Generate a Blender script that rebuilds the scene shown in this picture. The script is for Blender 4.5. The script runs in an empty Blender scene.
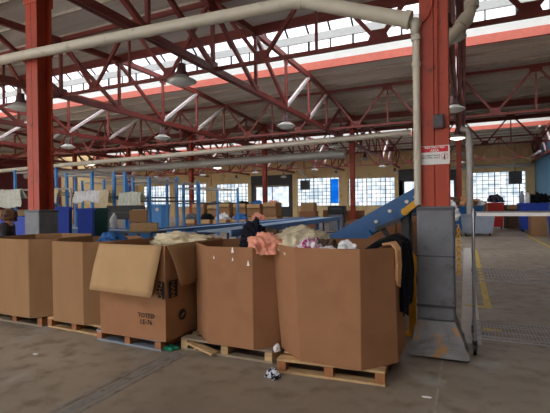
import bpy, bmesh, math, random
from mathutils import Vector, Matrix, noise
random.seed(7)
C = bpy.context.scene.collection
PI = math.pi
X0, B = -0.31, 6.45            # column grid across the hall
Y1, L = 4.96, 22.35            # first column row, span along the hall
ROWS = [Y1 - L, Y1, Y1 + L, Y1 + 2 * L]
YF = 49.55                     # far wall
XL, XR = -45.5, 6.6            # left / right walls
YB = -10.0  # unseen back wall, moved close to bring daylight to the foreground

# ------------------------------------------------------------------ materials
def srgb(r, g, b):
    f = lambda c: (c / 255 / 12.92) if c / 255 <= .04045 else ((c / 255 + .055) / 1.055) ** 2.4
    return (f(r), f(g), f(b), 1)

def mat(name, col, rough=.6, metal=0., var=.12, scale=6., bump=0., bscale=40., stretch=None, dirt=None, spec=.5):
    m = bpy.data.materials.new(name); m.use_nodes = True
    nt = m.node_tree; N = nt.nodes; bs = N['Principled BSDF']
    tc = N.new('ShaderNodeTexCoord'); mp = N.new('ShaderNodeMapping')
    nt.links.new(tc.outputs['Object'], mp.inputs['Vector'])
    if stretch: mp.inputs['Scale'].default_value = stretch
    nz = N.new('ShaderNodeTexNoise'); nz.inputs['Scale'].default_value = scale; nz.inputs['Detail'].default_value = 5
    nt.links.new(mp.outputs['Vector'], nz.inputs['Vector'])
    rp = N.new('ShaderNodeValToRGB')
    rp.color_ramp.elements[0].position = .3; rp.color_ramp.elements[1].position = .7
    a = [c * (1 - var) for c in col[:3]] + [1]; b = [min(1, c * (1 + var)) for c in col[:3]] + [1]
    rp.color_ramp.elements[0].color = a; rp.color_ramp.elements[1].color = b
    nt.links.new(nz.outputs['Fac'], rp.inputs['Fac'])
    out = rp.outputs['Color']
    if dirt:
        dcol, dscale, lo, hi = dirt
        n2 = N.new('ShaderNodeTexNoise'); n2.inputs['Scale'].default_value = dscale; n2.inputs['Detail'].default_value = 8
        nt.links.new(mp.outputs['Vector'], n2.inputs['Vector'])
        r2 = N.new('ShaderNodeValToRGB'); r2.color_ramp.elements[0].position = lo; r2.color_ramp.elements[1].position = hi
        nt.links.new(n2.outputs['Fac'], r2.inputs['Fac'])
        mx = N.new('ShaderNodeMix'); mx.data_type = 'RGBA'
        nt.links.new(r2.outputs['Color'], mx.inputs[0]); nt.links.new(out, mx.inputs[6]); mx.inputs[7].default_value = dcol
        out = mx.outputs[2]
    nt.links.new(out, bs.inputs['Base Color'])
    bs.inputs['Roughness'].default_value = rough; bs.inputs['Metallic'].default_value = metal
    bs.inputs['Specular IOR Level'].default_value = spec
    if bump:
        n3 = N.new('ShaderNodeTexNoise'); n3.inputs['Scale'].default_value = bscale
        nt.links.new(mp.outputs['Vector'], n3.inputs['Vector'])
        bp = N.new('ShaderNodeBump'); bp.inputs['Strength'].default_value = bump; bp.inputs['Distance'].default_value = .01
        nt.links.new(n3.outputs['Fac'], bp.inputs['Height']); nt.links.new(bp.outputs['Normal'], bs.inputs['Normal'])
    return m

def glass(name, c0, c1, cell, trans=.8):
    """Obscured pane: lets the sky through, tint changing from pane to pane."""
    m = bpy.data.materials.new(name); m.use_nodes = True
    nt = m.node_tree; N = nt.nodes; N.remove(N['Principled BSDF'])
    tc = N.new('ShaderNodeTexCoord'); sn = N.new('ShaderNodeVectorMath'); sn.operation = 'SNAP'
    sn.inputs[1].default_value = cell
    nt.links.new(tc.outputs['Object'], sn.inputs[0])
    wn = N.new('ShaderNodeTexWhiteNoise'); nt.links.new(sn.outputs[0], wn.inputs['Vector'])
    rp = N.new('ShaderNodeValToRGB'); rp.color_ramp.elements[0].color = c0; rp.color_ramp.elements[1].color = c1
    nt.links.new(wn.outputs['Value'], rp.inputs['Fac'])
    t = N.new('ShaderNodeBsdfTransparent'); tl = N.new('ShaderNodeBsdfTranslucent')
    nt.links.new(rp.outputs['Color'], t.inputs['Color']); nt.links.new(rp.outputs['Color'], tl.inputs['Color'])
    mx = N.new('ShaderNodeMixShader'); mx.inputs[0].default_value = 1 - trans
    nt.links.new(t.outputs[0], mx.inputs[1]); nt.links.new(tl.outputs[0], mx.inputs[2])
    nt.links.new(mx.outputs[0], N['Material Output'].inputs['Surface'])
    return m

def emit(name, col, s):
    m = bpy.data.materials.new(name); m.use_nodes = True
    bs = m.node_tree.nodes['Principled BSDF']
    bs.inputs['Base Color'].default_value = col; bs.inputs['Emission Color'].default_value = col
    bs.inputs['Emission Strength'].default_value = s
    return m

M = {}
M['red'] = mat('red_steel_paint', srgb(168, 60, 34), .5, var=.12, scale=3, dirt=(srgb(70, 35, 30), 9, .6, .78), bump=.08)
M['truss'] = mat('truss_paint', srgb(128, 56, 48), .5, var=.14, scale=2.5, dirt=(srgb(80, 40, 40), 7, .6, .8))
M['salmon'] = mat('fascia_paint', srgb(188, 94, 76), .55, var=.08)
M['pale'] = mat('pale_and_skylit_steel', srgb(222, 212, 212), .4, var=.06)  # also carries the skylight glare painted on the far-half truss diagonals
M['pad'] = mat('grey_wrap', srgb(112, 114, 120), .5, var=.14, scale=5, bump=.5, bscale=9, dirt=(srgb(78, 74, 72), 6, .56, .75))
M['padlow'] = mat('grey_wrap_base', srgb(122, 121, 122), .55, var=.2, scale=7, bump=.6, bscale=14, dirt=(srgb(166, 124, 80), 8, .55, .66))
M['tape'] = mat('dark_tape', srgb(70, 70, 74), .4, var=.15)
M['pipe'] = mat('pipe_paint', srgb(200, 192, 174), .45, var=.06, scale=3, dirt=(srgb(150, 140, 122), 5, .6, .8))
M['duct'] = mat('duct_metal', srgb(176, 172, 166), .45, .2, var=.1)
M['deck'] = mat('roof_deck', srgb(222, 216, 206), .8, var=.12, scale=.6, stretch=(.25, 2.2, 1), dirt=(srgb(184, 172, 158), 1.2, .5, .75))
M['purlin'] = mat('purlin_paint', srgb(190, 178, 164), .7)
M['curb'] = mat('white_curb', srgb(204, 208, 204), .6, var=.04, scale=3, dirt=(srgb(190, 192, 184), 2, .6, .8))
M['rail'] = mat('rail_paint', srgb(176, 180, 178), .6, var=.05)
M['wallm'] = mat('mustard_wall', srgb(226, 200, 150), .8, var=.05, scale=1.2, dirt=(srgb(176, 148, 100), 1.5, .6, .8))
M['wallg'] = mat('grey_wall', srgb(150, 146, 138), .85, var=.08, scale=1.)
M['wallb'] = mat('blue_wall', srgb(60, 116, 150), .7, var=.15, scale=2.)
M['wallr'] = mat('red_panel', srgb(110, 40, 42), .7, var=.1)
M['dark'] = mat('dark_steel', srgb(52, 54, 58), .5, var=.15)
M['black'] = mat('black_plastic', srgb(14, 14, 17), .6, var=.2)
M['card'] = mat('cardboard', srgb(154, 118, 84), .85, var=.05, scale=4, stretch=(1, 1, .3), dirt=(srgb(140, 104, 72), 2.5, .55, .8), spec=.2)
M['card2'] = mat('cardboard_pale', srgb(180, 146, 106), .85, var=.05, scale=4, dirt=(srgb(160, 124, 86), 3, .6, .8), spec=.2)
M['card3'] = mat('cardboard_red', srgb(156, 112, 80), .85, var=.06, scale=4, dirt=(srgb(142, 100, 70), 2.5, .55, .8), spec=.2)
M['ink'] = mat('black_print', srgb(28, 22, 20), .8, var=.1)
M['wood'] = mat('pallet_wood', srgb(188, 156, 112), .75, var=.18, scale=5, stretch=(1, 6, 6), dirt=(srgb(120, 90, 60), 4, .6, .75))
M['wood2'] = mat('pallet_block', srgb(160, 104, 64), .75, var=.2, scale=8)
M['wood3'] = mat('weathered_pallet', srgb(140, 124, 104), .8, var=.2, scale=5, stretch=(1, 6, 6))
M['greyboard'] = mat('painted_board', srgb(130, 138, 150), .6, var=.14, scale=6)
M['blue'] = mat('conveyor_blue', srgb(30, 92, 150), .4, var=.1, dirt=(srgb(24, 64, 110), 4, .6, .8))
M['rackblue'] = mat('rack_blue', srgb(70, 140, 208), .45, var=.08)
M['binblue'] = mat('bin_blue', srgb(26, 62, 168), .5, var=.12)
M['bingreen'] = mat('bin_green', srgb(20, 74, 66), .5, var=.12)
M['binred'] = mat('bin_red', srgb(186, 44, 34), .5, var=.1)
M['tub'] = mat('tub_grey', srgb(150, 160, 176), .5, var=.06)
M['belt'] = mat('belt_pale', srgb(150, 178, 204), .5, var=.08)
M['yellow'] = mat('yellow_paint', srgb(224, 164, 26), .5, var=.08)
M['floory'] = mat('floor_yellow', srgb(204, 176, 78), .6, var=.2, scale=9, dirt=(srgb(120, 108, 84), 14, .55, .7))
M['chrome'] = mat('wire_chrome', srgb(160, 160, 166), .3, .9, var=.05)
M['white'] = mat('white_enamel', srgb(232, 230, 226), .5, var=.03)
M['signred'] = mat('sign_red', srgb(206, 34, 48), .5, var=.04)
M['signblk'] = mat('sign_black', srgb(60, 70, 76), .6, var=.04)
M['cap'] = mat('lamp_cap', srgb(88, 56, 56), .5, var=.1)
M['reflector'] = mat('lamp_reflector', srgb(196, 196, 190), .35, .3, var=.05)
M['lens'] = mat('lamp_lens', srgb(226, 226, 218), .4, var=.03)
M['lit'] = emit('lamp_lit', (1, .93, .8, 1), .8)
def cloth(n, c, **k): M[n] = mat('cloth_' + n, c, .9, var=.12, scale=9, bump=.3, bscale=30, spec=.2, **k)
cloth('peach', srgb(226, 156, 132)); cloth('khaki', srgb(204, 192, 164)); cloth('cwhite', srgb(224, 224, 226))
cloth('navy', srgb(22, 24, 36)); cloth('cblack', srgb(20, 20, 24)); cloth('brown', srgb(104, 86, 72)); cloth('cream', srgb(222, 208, 176))
cloth('tan', srgb(206, 156, 112)); cloth('cblue', srgb(60, 112, 176)); cloth('grey', srgb(104, 108, 116)); cloth('cgreen', srgb(40, 130, 100))
cloth('pinkprint', srgb(226, 214, 222), dirt=(srgb(176, 60, 130), 16, .5, .56))
cloth('mixed', srgb(110, 96, 92), dirt=(srgb(40, 50, 90), 7, .45, .55))
cloth('zebra', srgb(210, 216, 226), dirt=(srgb(24, 28, 40), 26, .5, .54))
cloth('drab', srgb(214, 216, 204)); cloth('jacket', srgb(54, 50, 52))
M['skin'] = mat('skin', srgb(206, 158, 130), .6, var=.04)
M['hair'] = mat('brown_hair', srgb(104, 66, 44), .6, var=.25, scale=30, stretch=(1, 1, .2))
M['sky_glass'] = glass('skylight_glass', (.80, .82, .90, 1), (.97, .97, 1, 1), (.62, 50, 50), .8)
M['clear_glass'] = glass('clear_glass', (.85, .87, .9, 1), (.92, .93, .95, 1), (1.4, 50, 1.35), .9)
M['dim_glass'] = glass('dimmed_skylight_glass', (.34, .35, .40, 1), (.46, .46, .49, 1), (1.05, 50, 50), .85)  # skylight glass darkened on the visible side to tame sky glare
M['win_glass'] = glass('block_glass', (.12, .155, .19, 1), (.27, .285, .30, 1), (.55, 50, .45), .75)
M['blue_glass'] = glass('blue_sheet', (.06, .42, .95, 1), (.10, .48, .98, 1), (.55, 50, .45), .6)

# floor: stained, lightly polished concrete
def floor_mat():
    m = bpy.data.materials.new('concrete'); m.use_nodes = True
    nt = m.node_tree; N = nt.nodes; bs = N['Principled BSDF']
    tc = N.new('ShaderNodeTexCoord')
    def nz(s, d=6):
        n = N.new('ShaderNodeTexNoise'); n.inputs['Scale'].default_value = s; n.inputs['Detail'].default_value = d
        nt.links.new(tc.outputs['Object'], n.inputs['Vector']); return n
    a = nz(.55); r = N.new('ShaderNodeValToRGB')
    r.color_ramp.elements[0].position = .32; r.color_ramp.elements[1].position = .68
    r.color_ramp.elements[0].color = srgb(124, 112, 98); r.color_ramp.elements[1].color = srgb(160, 148, 132)
    nt.links.new(a.outputs['Fac'], r.inputs['Fac'])
    b = nz(4.5, 8); r2 = N.new('ShaderNodeValToRGB'); r2.color_ramp.elements[0].position = .50; r2.color_ramp.elements[1].position = .70
    nt.links.new(b.outputs['Fac'], r2.inputs['Fac'])
    mx = N.new('ShaderNodeMix'); mx.data_type = 'RGBA'; mx.inputs[7].default_value = srgb(118, 105, 91)
    nt.links.new(r2.outputs['Color'], mx.inputs[0]); nt.links.new(r.outputs['Color'], mx.inputs[6])
    c = nz(1.7, 9); r3 = N.new('ShaderNodeValToRGB'); r3.color_ramp.elements[0].position = .60; r3.color_ramp.elements[1].position = .74
    nt.links.new(c.outputs['Fac'], r3.inputs['Fac'])
    mx2 = N.new('ShaderNodeMix'); mx2.data_type = 'RGBA'; mx2.inputs[7].default_value = srgb(168, 166, 162)
    nt.links.new(r3.outputs['Color'], mx2.inputs[0]); nt.links.new(mx.outputs[2], mx2.inputs[6])
    nt.links.new(mx2.outputs[2], bs.inputs['Base Color'])
    rr = N.new('ShaderNodeMapRange'); rr.inputs[3].default_value = .38; rr.inputs[4].default_value = .62
    nt.links.new(b.outputs['Fac'], rr.inputs[0]); nt.links.new(rr.outputs[0], bs.inputs['Roughness'])
    bp = N.new('ShaderNodeBump'); bp.inputs['Strength'].default_value = .08; bp.inputs['Distance'].default_value = .02
    nt.links.new(c.outputs['Fac'], bp.inputs['Height']); nt.links.new(bp.outputs['Normal'], bs.inputs['Normal'])
    return m
M['floor'] = floor_mat()
M['strip'] = mat('worn_strip', srgb(128, 126, 124), .6, var=.16, scale=5, dirt=(srgb(92, 84, 76), 8, .5, .7))
M['palestrip'] = mat('pale_strip', srgb(188, 184, 178), .65, var=.1, scale=5)
M['joint'] = mat('pale_joint', srgb(160, 152, 138), .7, var=.2, scale=12)

# ------------------------------------------------------------------ mesh builder
class MB:
    def __init__(s): s.v = []; s.f = []; s.sm = []
    def add(s, vs, fs, smooth=False):
        n = len(s.v); s.v += [tuple(v) for v in vs]
        s.f += [[i + n for i in f] for f in fs]; s.sm += [smooth] * len(fs); return s
    def box(s, c, d, rz=0, M4=None):
        x, y, z = d[0] / 2, d[1] / 2, d[2] / 2
        vs = [Vector((i * x, j * y, k * z)) for k in (-1, 1) for j in (-1, 1) for i in (-1, 1)]
        if M4: vs = [M4 @ v for v in vs]
        elif rz: vs = [Matrix.Rotation(rz, 3, 'Z') @ v for v in vs]
        vs = [v + Vector(c) for v in vs]
        return s.add(vs, [(0, 2, 3, 1), (4, 5, 7, 6), (0, 1, 5, 4), (2, 6, 7, 3), (0, 4, 6, 2), (1, 3, 7, 5)])
    def beam(s, a, b, w, h, up=(0, 0, 1)):
        a, b = Vector(a), Vector(b); d = (b - a).normalized(); u = Vector(up)
        if abs(d.dot(u)) > .98: u = Vector((0, 1, 0))
        r = d.cross(u).normalized(); u = r.cross(d)
        vs = [p + r * i * w / 2 + u * j * h / 2 for p in (a, b) for j in (-1, 1) for i in (-1, 1)]
        return s.add(vs, [(0, 2, 3, 1), (4, 5, 7, 6), (0, 1, 5, 4), (2, 6, 7, 3), (0, 4, 6, 2), (1, 3, 7, 5)])
    def tube(s, pts, r, n=10, cap=True):
        pts = [Vector(p) for p in pts]; rings = []; ref = None
        for i, p in enumerate(pts):
            d = (pts[min(i + 1, len(pts) - 1)] - pts[max(i - 1, 0)]).normalized()
            if ref is None: ref = Vector((0, 0, 1)) if abs(d.z) < .9 else Vector((1, 0, 0))
            x = d.cross(ref).normalized(); y = d.cross(x).normalized(); ref = -y if False else ref
            if abs(d.dot(ref)) > .98: ref = Vector((1, 0, 0))
            rr = r[i] if isinstance(r, (list, tuple)) else r
            rings.append([p + x * math.cos(2 * PI * k / n) * rr + y * math.sin(2 * PI * k / n) * rr for k in range(n)])
        # align rings to avoid twisting
        for i in range(1, len(rings)):
            best = min(range(n), key=lambda o: (rings[i][o] - pts[i] - (rings[i - 1][0] - pts[i - 1])).length)
            ring = rings[i][best:] + rings[i][:best]
            if len(ring) > 2 and ((ring[1] - pts[i]) - (rings[i - 1][1] - pts[i - 1])).length > ((ring[-1] - pts[i]) - (rings[i - 1][1] - pts[i - 1])).length:
                ring = [ring[0]] + ring[1:][::-1]
            rings[i] = ring
        vs = [v for ring in rings for v in ring]; fs = []
        for i in range(len(rings) - 1):
            for k in range(n):
                k2 = (k + 1) % n; fs.append((i * n + k, i * n + k2, (i + 1) * n + k2, (i + 1) * n + k))
        s.add(vs, fs, True)
        if cap: s.add(rings[0], [tuple(range(n))[::-1]]); s.add(rings[-1], [tuple(range(n))])
        return s
    def lathe(s, prof, c=(0, 0, 0), n=24):
        c = Vector(c); vs = []; fs = []
        for r, z in prof: vs += [c + Vector((r * math.cos(2 * PI * k / n), r * math.sin(2 * PI * k / n), z)) for k in range(n)]
        for i in range(len(prof) - 1):
            for k in range(n):
                k2 = (k + 1) % n; fs.append((i * n + k, i * n + k2, (i + 1) * n + k2, (i + 1) * n + k))
        return s.add(vs, fs, True)
    def prism(s, poly, z0, z1, poly_top=None):
        n = len(poly); t = poly_top or poly
        vs = [(p[0], p[1], z0) for p in poly] + [(p[0], p[1], z1) for p in t]
        return s.add(vs, [tuple(range(n))[::-1], tuple(range(n, 2 * n))] + [(i, (i + 1) % n, n + (i + 1) % n, n + i) for i in range(n)])
    def quadbox(s, q, th, nrm):
        """thin slab on a quad q, thickness th along nrm"""
        nrm = Vector(nrm).normalized() * th
        vs = [Vector(p) for p in q] + [Vector(p) + nrm for p in q]
        return s.add(vs, [(0, 1, 2, 3), (7, 6, 5, 4), (0, 4, 5, 1), (1, 5, 6, 2), (2, 6, 7, 3), (3, 7, 4, 0)])
    def build(s, name, m, parent=None, bevel=0, loc=None):
        me = bpy.data.meshes.new(name); me.from_pydata(s.v, [], s.f); me.update()
        bm = bmesh.new(); bm.from_mesh(me); bmesh.ops.recalc_face_normals(bm, faces=bm.faces); bm.to_mesh(me); bm.free()
        for p, q in zip(me.polygons, s.sm): p.use_smooth = q
        me.materials.append(M[m] if isinstance(m, str) else m)
        o = bpy.data.objects.new(name, me); C.objects.link(o)
        if parent: o.parent = parent
        if loc: o.location = loc
        if bevel:
            b = o.modifiers.new('bevel', 'BEVEL'); b.width = bevel; b.segments = 2; b.limit_method = 'ANGLE'
        return o

def tag(o, label, cat, group=None):
    o['label'] = label; o['category'] = cat
    if group: o['group'] = group
    return o
def thing(name, label, cat, loc=(0, 0, 0), rz=0, group=None):
    o = bpy.data.objects.new(name, None); C.objects.link(o); o.empty_display_size = .1
    o.location = loc; o.rotation_euler = (0, 0, rz); return tag(o, label, cat, group)
def struct(o): o['kind'] = 'structure'; return o
def dup(root, loc, rz=None, label=None, group=None):
    r = root.copy(); C.objects.link(r); r.location = loc
    if rz is not None: r.rotation_euler = (0, 0, rz)
    if label: r['label'] = label
    if group: r['group'] = group
    for ch in list(root.children):
        c = ch.copy(); C.objects.link(c); c.parent = r
        for g in list(ch.children):
            d = g.copy(); C.objects.link(d); d.parent = c
    return r
def text(name, body, size, m, parent, loc, rot, depth=.002):
    cu = bpy.data.curves.new(name, 'FONT'); cu.body = body; cu.size = size; cu.extrude = depth
    cu.offset = size * .02 if 'words' in name else 0; cu.align_x = 'CENTER'; cu.align_y = 'CENTER'; cu.resolution_u = 2
    t = bpy.data.objects.new(name, cu); C.objects.link(t)
    dg = bpy.context.evaluated_depsgraph_get()
    me = bpy.data.meshes.new_from_object(t.evaluated_get(dg)); bpy.data.objects.remove(t)
    o = bpy.data.objects.new(name, me); C.objects.link(o); me.materials.clear(); me.materials.append(M[m])
    o.parent = parent; o.location = loc; o.rotation_euler = rot; return o
ORD = ['first', 'second', 'third', 'fourth', 'fifth', 'sixth', 'seventh', 'eighth', 'ninth', 'tenth', 'eleventh', 'twelfth']

# ------------------------------------------------------------------ shell
ZR, ZE = 7.5, 8.0               # deck underside at the column rows / at the monitor edges
MA, MBW = 8.45, 14.0            # monitor opening inside each span (from its row)
fl = struct(MB().box(((XL + XR) / 2, (YB + YF) / 2, -.1), (XR - XL + .6, YF - YB + .6, .2)).build('floor', 'floor'))
def deck(n, ya, za, yb, zb):
    q = [(XL - .3, ya, za), (XR + .3, ya, za), (XR + .3, yb, zb), (XL - .3, yb, zb)]
    struct(MB().quadbox(q, .12, (0, 0, 1)).build('ceiling', 'deck'))
for r in ROWS[:3]:
    deck(0, max(r, YB - .3), ZR if r > YB else ZE - .04, r + MA, ZE); deck(1, r + MBW, ZE, r + L, ZR)
deck(2, YF - .2, ZR, YF + .4, ZR)
tn = 0
for ri, r in enumerate(ROWS[:3]):
    if ri == 0: continue
    ys = [.1 + 1.4 * k for k in range(6)] + [MBW + .9 + 1.4 * k for k in range(6)]
    for y in ys:
        z = ZR + (ZE - ZR) * (y / MA if y < MA else (L - y) / (L - MBW))
        tn += 1
        struct(MB().box(((XL + XR) / 2, r + y, z - .05), (XR - XL, .06, .10)).build('trim_%d' % tn, 'purlin'))

# roof monitors: curb beams, white upstand, glazing on both sides, ridge
wn = 0
KX = [XR - .2] + [X0 - k * B for k in range(0, 7)] + [XL]     # bay lines from the right wall to the left wall
for ri, r in enumerate(ROWS[:3]):
    ya, yb = r + MA, r + MBW
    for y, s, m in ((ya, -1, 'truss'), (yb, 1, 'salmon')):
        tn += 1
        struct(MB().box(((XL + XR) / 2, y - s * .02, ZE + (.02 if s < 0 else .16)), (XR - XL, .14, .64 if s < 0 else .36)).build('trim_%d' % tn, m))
        tn += 1
        struct(MB().box(((XL + XR) / 2, y + s * .06, ZE + .60), (XR - XL, .12, .54)).build('trim_%d' % tn, 'curb'))
    ym = (ya + yb) / 2; zt = 9.75; zrdg = zt + .75 * (yb - ym)
    tn += 1
    struct(MB().box(((XL + XR) / 2, ym, zrdg + .04), (XR - XL, .25, .12)).build('trim_%d' % tn, 'curb'))
    bays = [(XL, XR)] if ri != 1 and ri != 2 else [(KX[i + 1], KX[i]) for i in range(len(KX) - 1)]
    for (xa, xb) in bays:
        for y, s in ((yb, 1), (ya, -1)):
            wn += 1
            f = MB(); rl = MB(); w = xb - xa; n = max(1, round(w / 1.05)); st = w / n
            yo = y + s * .06
            rl.box(((xa + xb) / 2, yo, 9.56), (w, .12, .36)); rl.box(((xa + xb) / 2, yo, 8.88), (w, .10, .05))
            for k in range(n + 1):
                x = xa + k * st
                f.box((x, yo, 9.14), (.06 if k % 2 else .09, .06, .49))
                f.beam((x, yo, zt), (x, ym, zrdg), .08, .06)
            sl = Vector((0, ym - yo, zrdg - zt))
            for q in (.33, .66):
                c = Vector(((xa + xb) / 2, yo, zt)) + sl * q
                f.box(c, (w, .06, .05))
            o = struct(f.build('window_%d' % wn, 'dark')); rl.build('window_rail', 'rail', o)
            g = MB()
            g.add([(xa, yo, 8.87), (xb, yo, 8.87), (xb, yo, 9.4), (xa, yo, 9.4)], [(0, 1, 2, 3)])
            g.add([(xa, yo, zt), (xb, yo, zt), (xb, ym, zrdg), (xa, ym, zrdg)], [(0, 1, 2, 3)])
            g.build('pane', 'dim_glass' if s > 0 else 'sky_glass', o)  # seen far-side panes dimmed against glare; unseen near-side ones left clear for light

# gables closing the monitors at both ends
for ri, r in enumerate(ROWS[:3]):
    ya, yb = r + MA, r + MBW; ym = (ya + yb) / 2
    for x in (XL - .1, XR + .1):
        tn += 1
        poly = [(x, ya - .1, ZE), (x, yb + .1, ZE), (x, yb + .1, 9.75), (x, ym, 11.9), (x, ya - .1, 9.75)]
        g = MB(); g.add(poly + [(p[0] + .1, p[1], p[2]) for p in poly], [(0, 1, 2, 3, 4), (9, 8, 7, 6, 5)] + [(i, (i + 1) % 5, 5 + (i + 1) % 5, 5 + i) for i in range(5)])
        struct(g.build('trim_%d' % tn, 'wallg'))

# walls with window openings
def wall(name, m, axis, pos, a0, a1, H, opens, th=.25):
    """solid wall along axis with rectangular openings (a, b, z0, z1)"""
    w = MB(); opens = sorted(opens); cur = a0
    def blk(a, b, z0, z1):
        if b - a < .01 or z1 - z0 < .01: return
        c = ((a + b) / 2, pos, (z0 + z1) / 2); d = (b - a, th, z1 - z0)
        if axis == 'y': c = (pos, (a + b) / 2, (z0 + z1) / 2); d = (th, b - a, z1 - z0)
        w.box(c, d)
    for a, b, z0, z1 in opens:
        blk(cur, a, 0, H); blk(a, b, 0, z0); blk(a, b, z1, H); cur = b
    blk(cur, a1, 0, H)
    return struct(w.build(name, m))
def window(xa, xb, z0, z1, y, frame='dark', gl='win_glass', cw=.55, ch=.45, bar=.045, axis='x'):
    global wn; wn += 1
    f = MB(); P = (lambda u, z: (u, y, z)) if axis == 'x' else (lambda u, z: (y, u, z))
    D = (lambda du, dz, th: (du, th, dz)) if axis == 'x' else (lambda du, dz, th: (th, du, dz))
    n = max(1, round((xb - xa) / cw)); mrow = max(1, round((z1 - z0) / ch))
    for k in range(n + 1): f.box(P(xa + (xb - xa) * k / n, (z0 + z1) / 2), D(bar * (2 if k in (0, n) or k % 4 == 0 else 1), z1 - z0, .06))
    for k in range(mrow + 1): f.box(P((xa + xb) / 2, z0 + (z1 - z0) * k / mrow), D(xb - xa, bar * (2 if k in (0, mrow) else 1), .06))
    o = struct(f.build('window_%d' % wn, frame))
    g = MB(); g.add([P(xa, z0), P(xb, z0), P(xb, z1), P(xa, z1)], [(0, 1, 2, 3)]); p = g.build('pane', gl, o)
    return o
far = [(-44.5, -39.6, 1.4, 4.6), (-38.2, -33.2, 1.4, 4.7), (-31.5, -26.3, 1.4, 4.5), (-25.4, -20.5, .05, 4.0), (-19.4, -13.95, 1.35, 4.85),
       (-12.75, -7.35, 1.3, 4.6), (-6.4, -1.0, .05, 4.1), (.6, 5.7, 1.2, 4.75)]
wall('wall_far', 'wallm', 'x', YF + .12, XL - .3, XR + .3, 9.0, far)
for i, (a, b, z0, z1) in enumerate(far):
    if z0 < .1:
        window(a, b, 1.2, z1, YF + .1, 'dark', 'win_glass', 2.4, 2.9, .10)
    else: window(a, b, z0, z1, YF + .1)
# dark surrounds of the two loading openings in the far wall
for n_, (a, b) in enumerate(((-25.4, -20.5), (-6.4, -1.0))):
    o = struct(MB().box(((a + b) / 2, YF - .12, 4.75), (b - a + 1.0, .3, 1.3)).box((a - .25, YF - .1, 2.4), (.5, .26, 4.8)).box((b + .25, YF - .1, 2.4), (.5, .26, 4.8)).box(((a + b) / 2, YF + .05, .6), (b - a, .12, 1.2)).build('door_%d' % (n_ + 1), 'dark'))
# a blue sheet hung inside one window
o = struct(MB().box((-14.5, YF - .04, 3.15), (1.0, .02, 3.0)).build('window_blind', 'blue_glass'))
wall('wall_left', 'wallm', 'y', XL - .12, YB, YF, 9.0, [])
struct(MB().box((XL + .1, 31, 4.2), (.2, 10, 5.6)).build('trim_red_panel', 'wallr'))
wall('wall_right', 'wallg', 'y', XR + .12, YB, YF, 9.0, [])
struct(MB().box((XR - .06, 41, 3.4), (.12, 16.9, 6.8)).build('trim_blue_dado', 'wallb'))
fill_windows = [(XL + 4 + k * 6.5, XL + 9.6 + k * 6.5, .1, 5.6) for k in range(6)]  # unseen windows, added and sized to throw front light on the boxes
wall('wall_back', 'wallg', 'x', YB - .12, XL - .3, XR + .3, 9.0, fill_windows)
for a, b, z0, z1 in fill_windows: window(a, b, z0, z1, YB - .1, cw=1.4, ch=1.35, gl='clear_glass')
# pilasters on the far wall
for k in range(0, 7):
    tn += 1
    struct(MB().box((X0 - k * B, YF - .08, 3.7), (.62, .3, 7.4)).build('trim_%d' % tn, 'wallm'))
# floor markings, joints and the worn channel
def mark(name, m, x0, x1, y0, y1, z=.003):
    struct(MB().box(((x0 + x1) / 2, (y0 + y1) / 2, z / 2), (x1 - x0, y1 - y0, z)).build(name, m))
mark('floor_line', 'floory', .25, .35, 7.05, 15.6)
mark('floor_line', 'floory', 2.61, 2.71, 6.0, 24)
mark('floor_line', 'floory', -.02, .25, 7.05, 7.15, .004)
mark('floor_line', 'floory', .18, .40, 5.80, 5.90, .004)
mark('floor_strip', 'palestrip', -.06, .16, 5.2, 16)
mark('floor_joint', 'joint', -.235, -.215, 1.0, 4.55)
mark('floor_joint', 'strip', -2.97, -2.93, .3, 3.7)
mark('floor_joint', 'strip', -2.78, -2.74, .3, 3.7)
mark('floor_joint', 'strip', -2.90, -2.81, .3, 3.7, .002)

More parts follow.
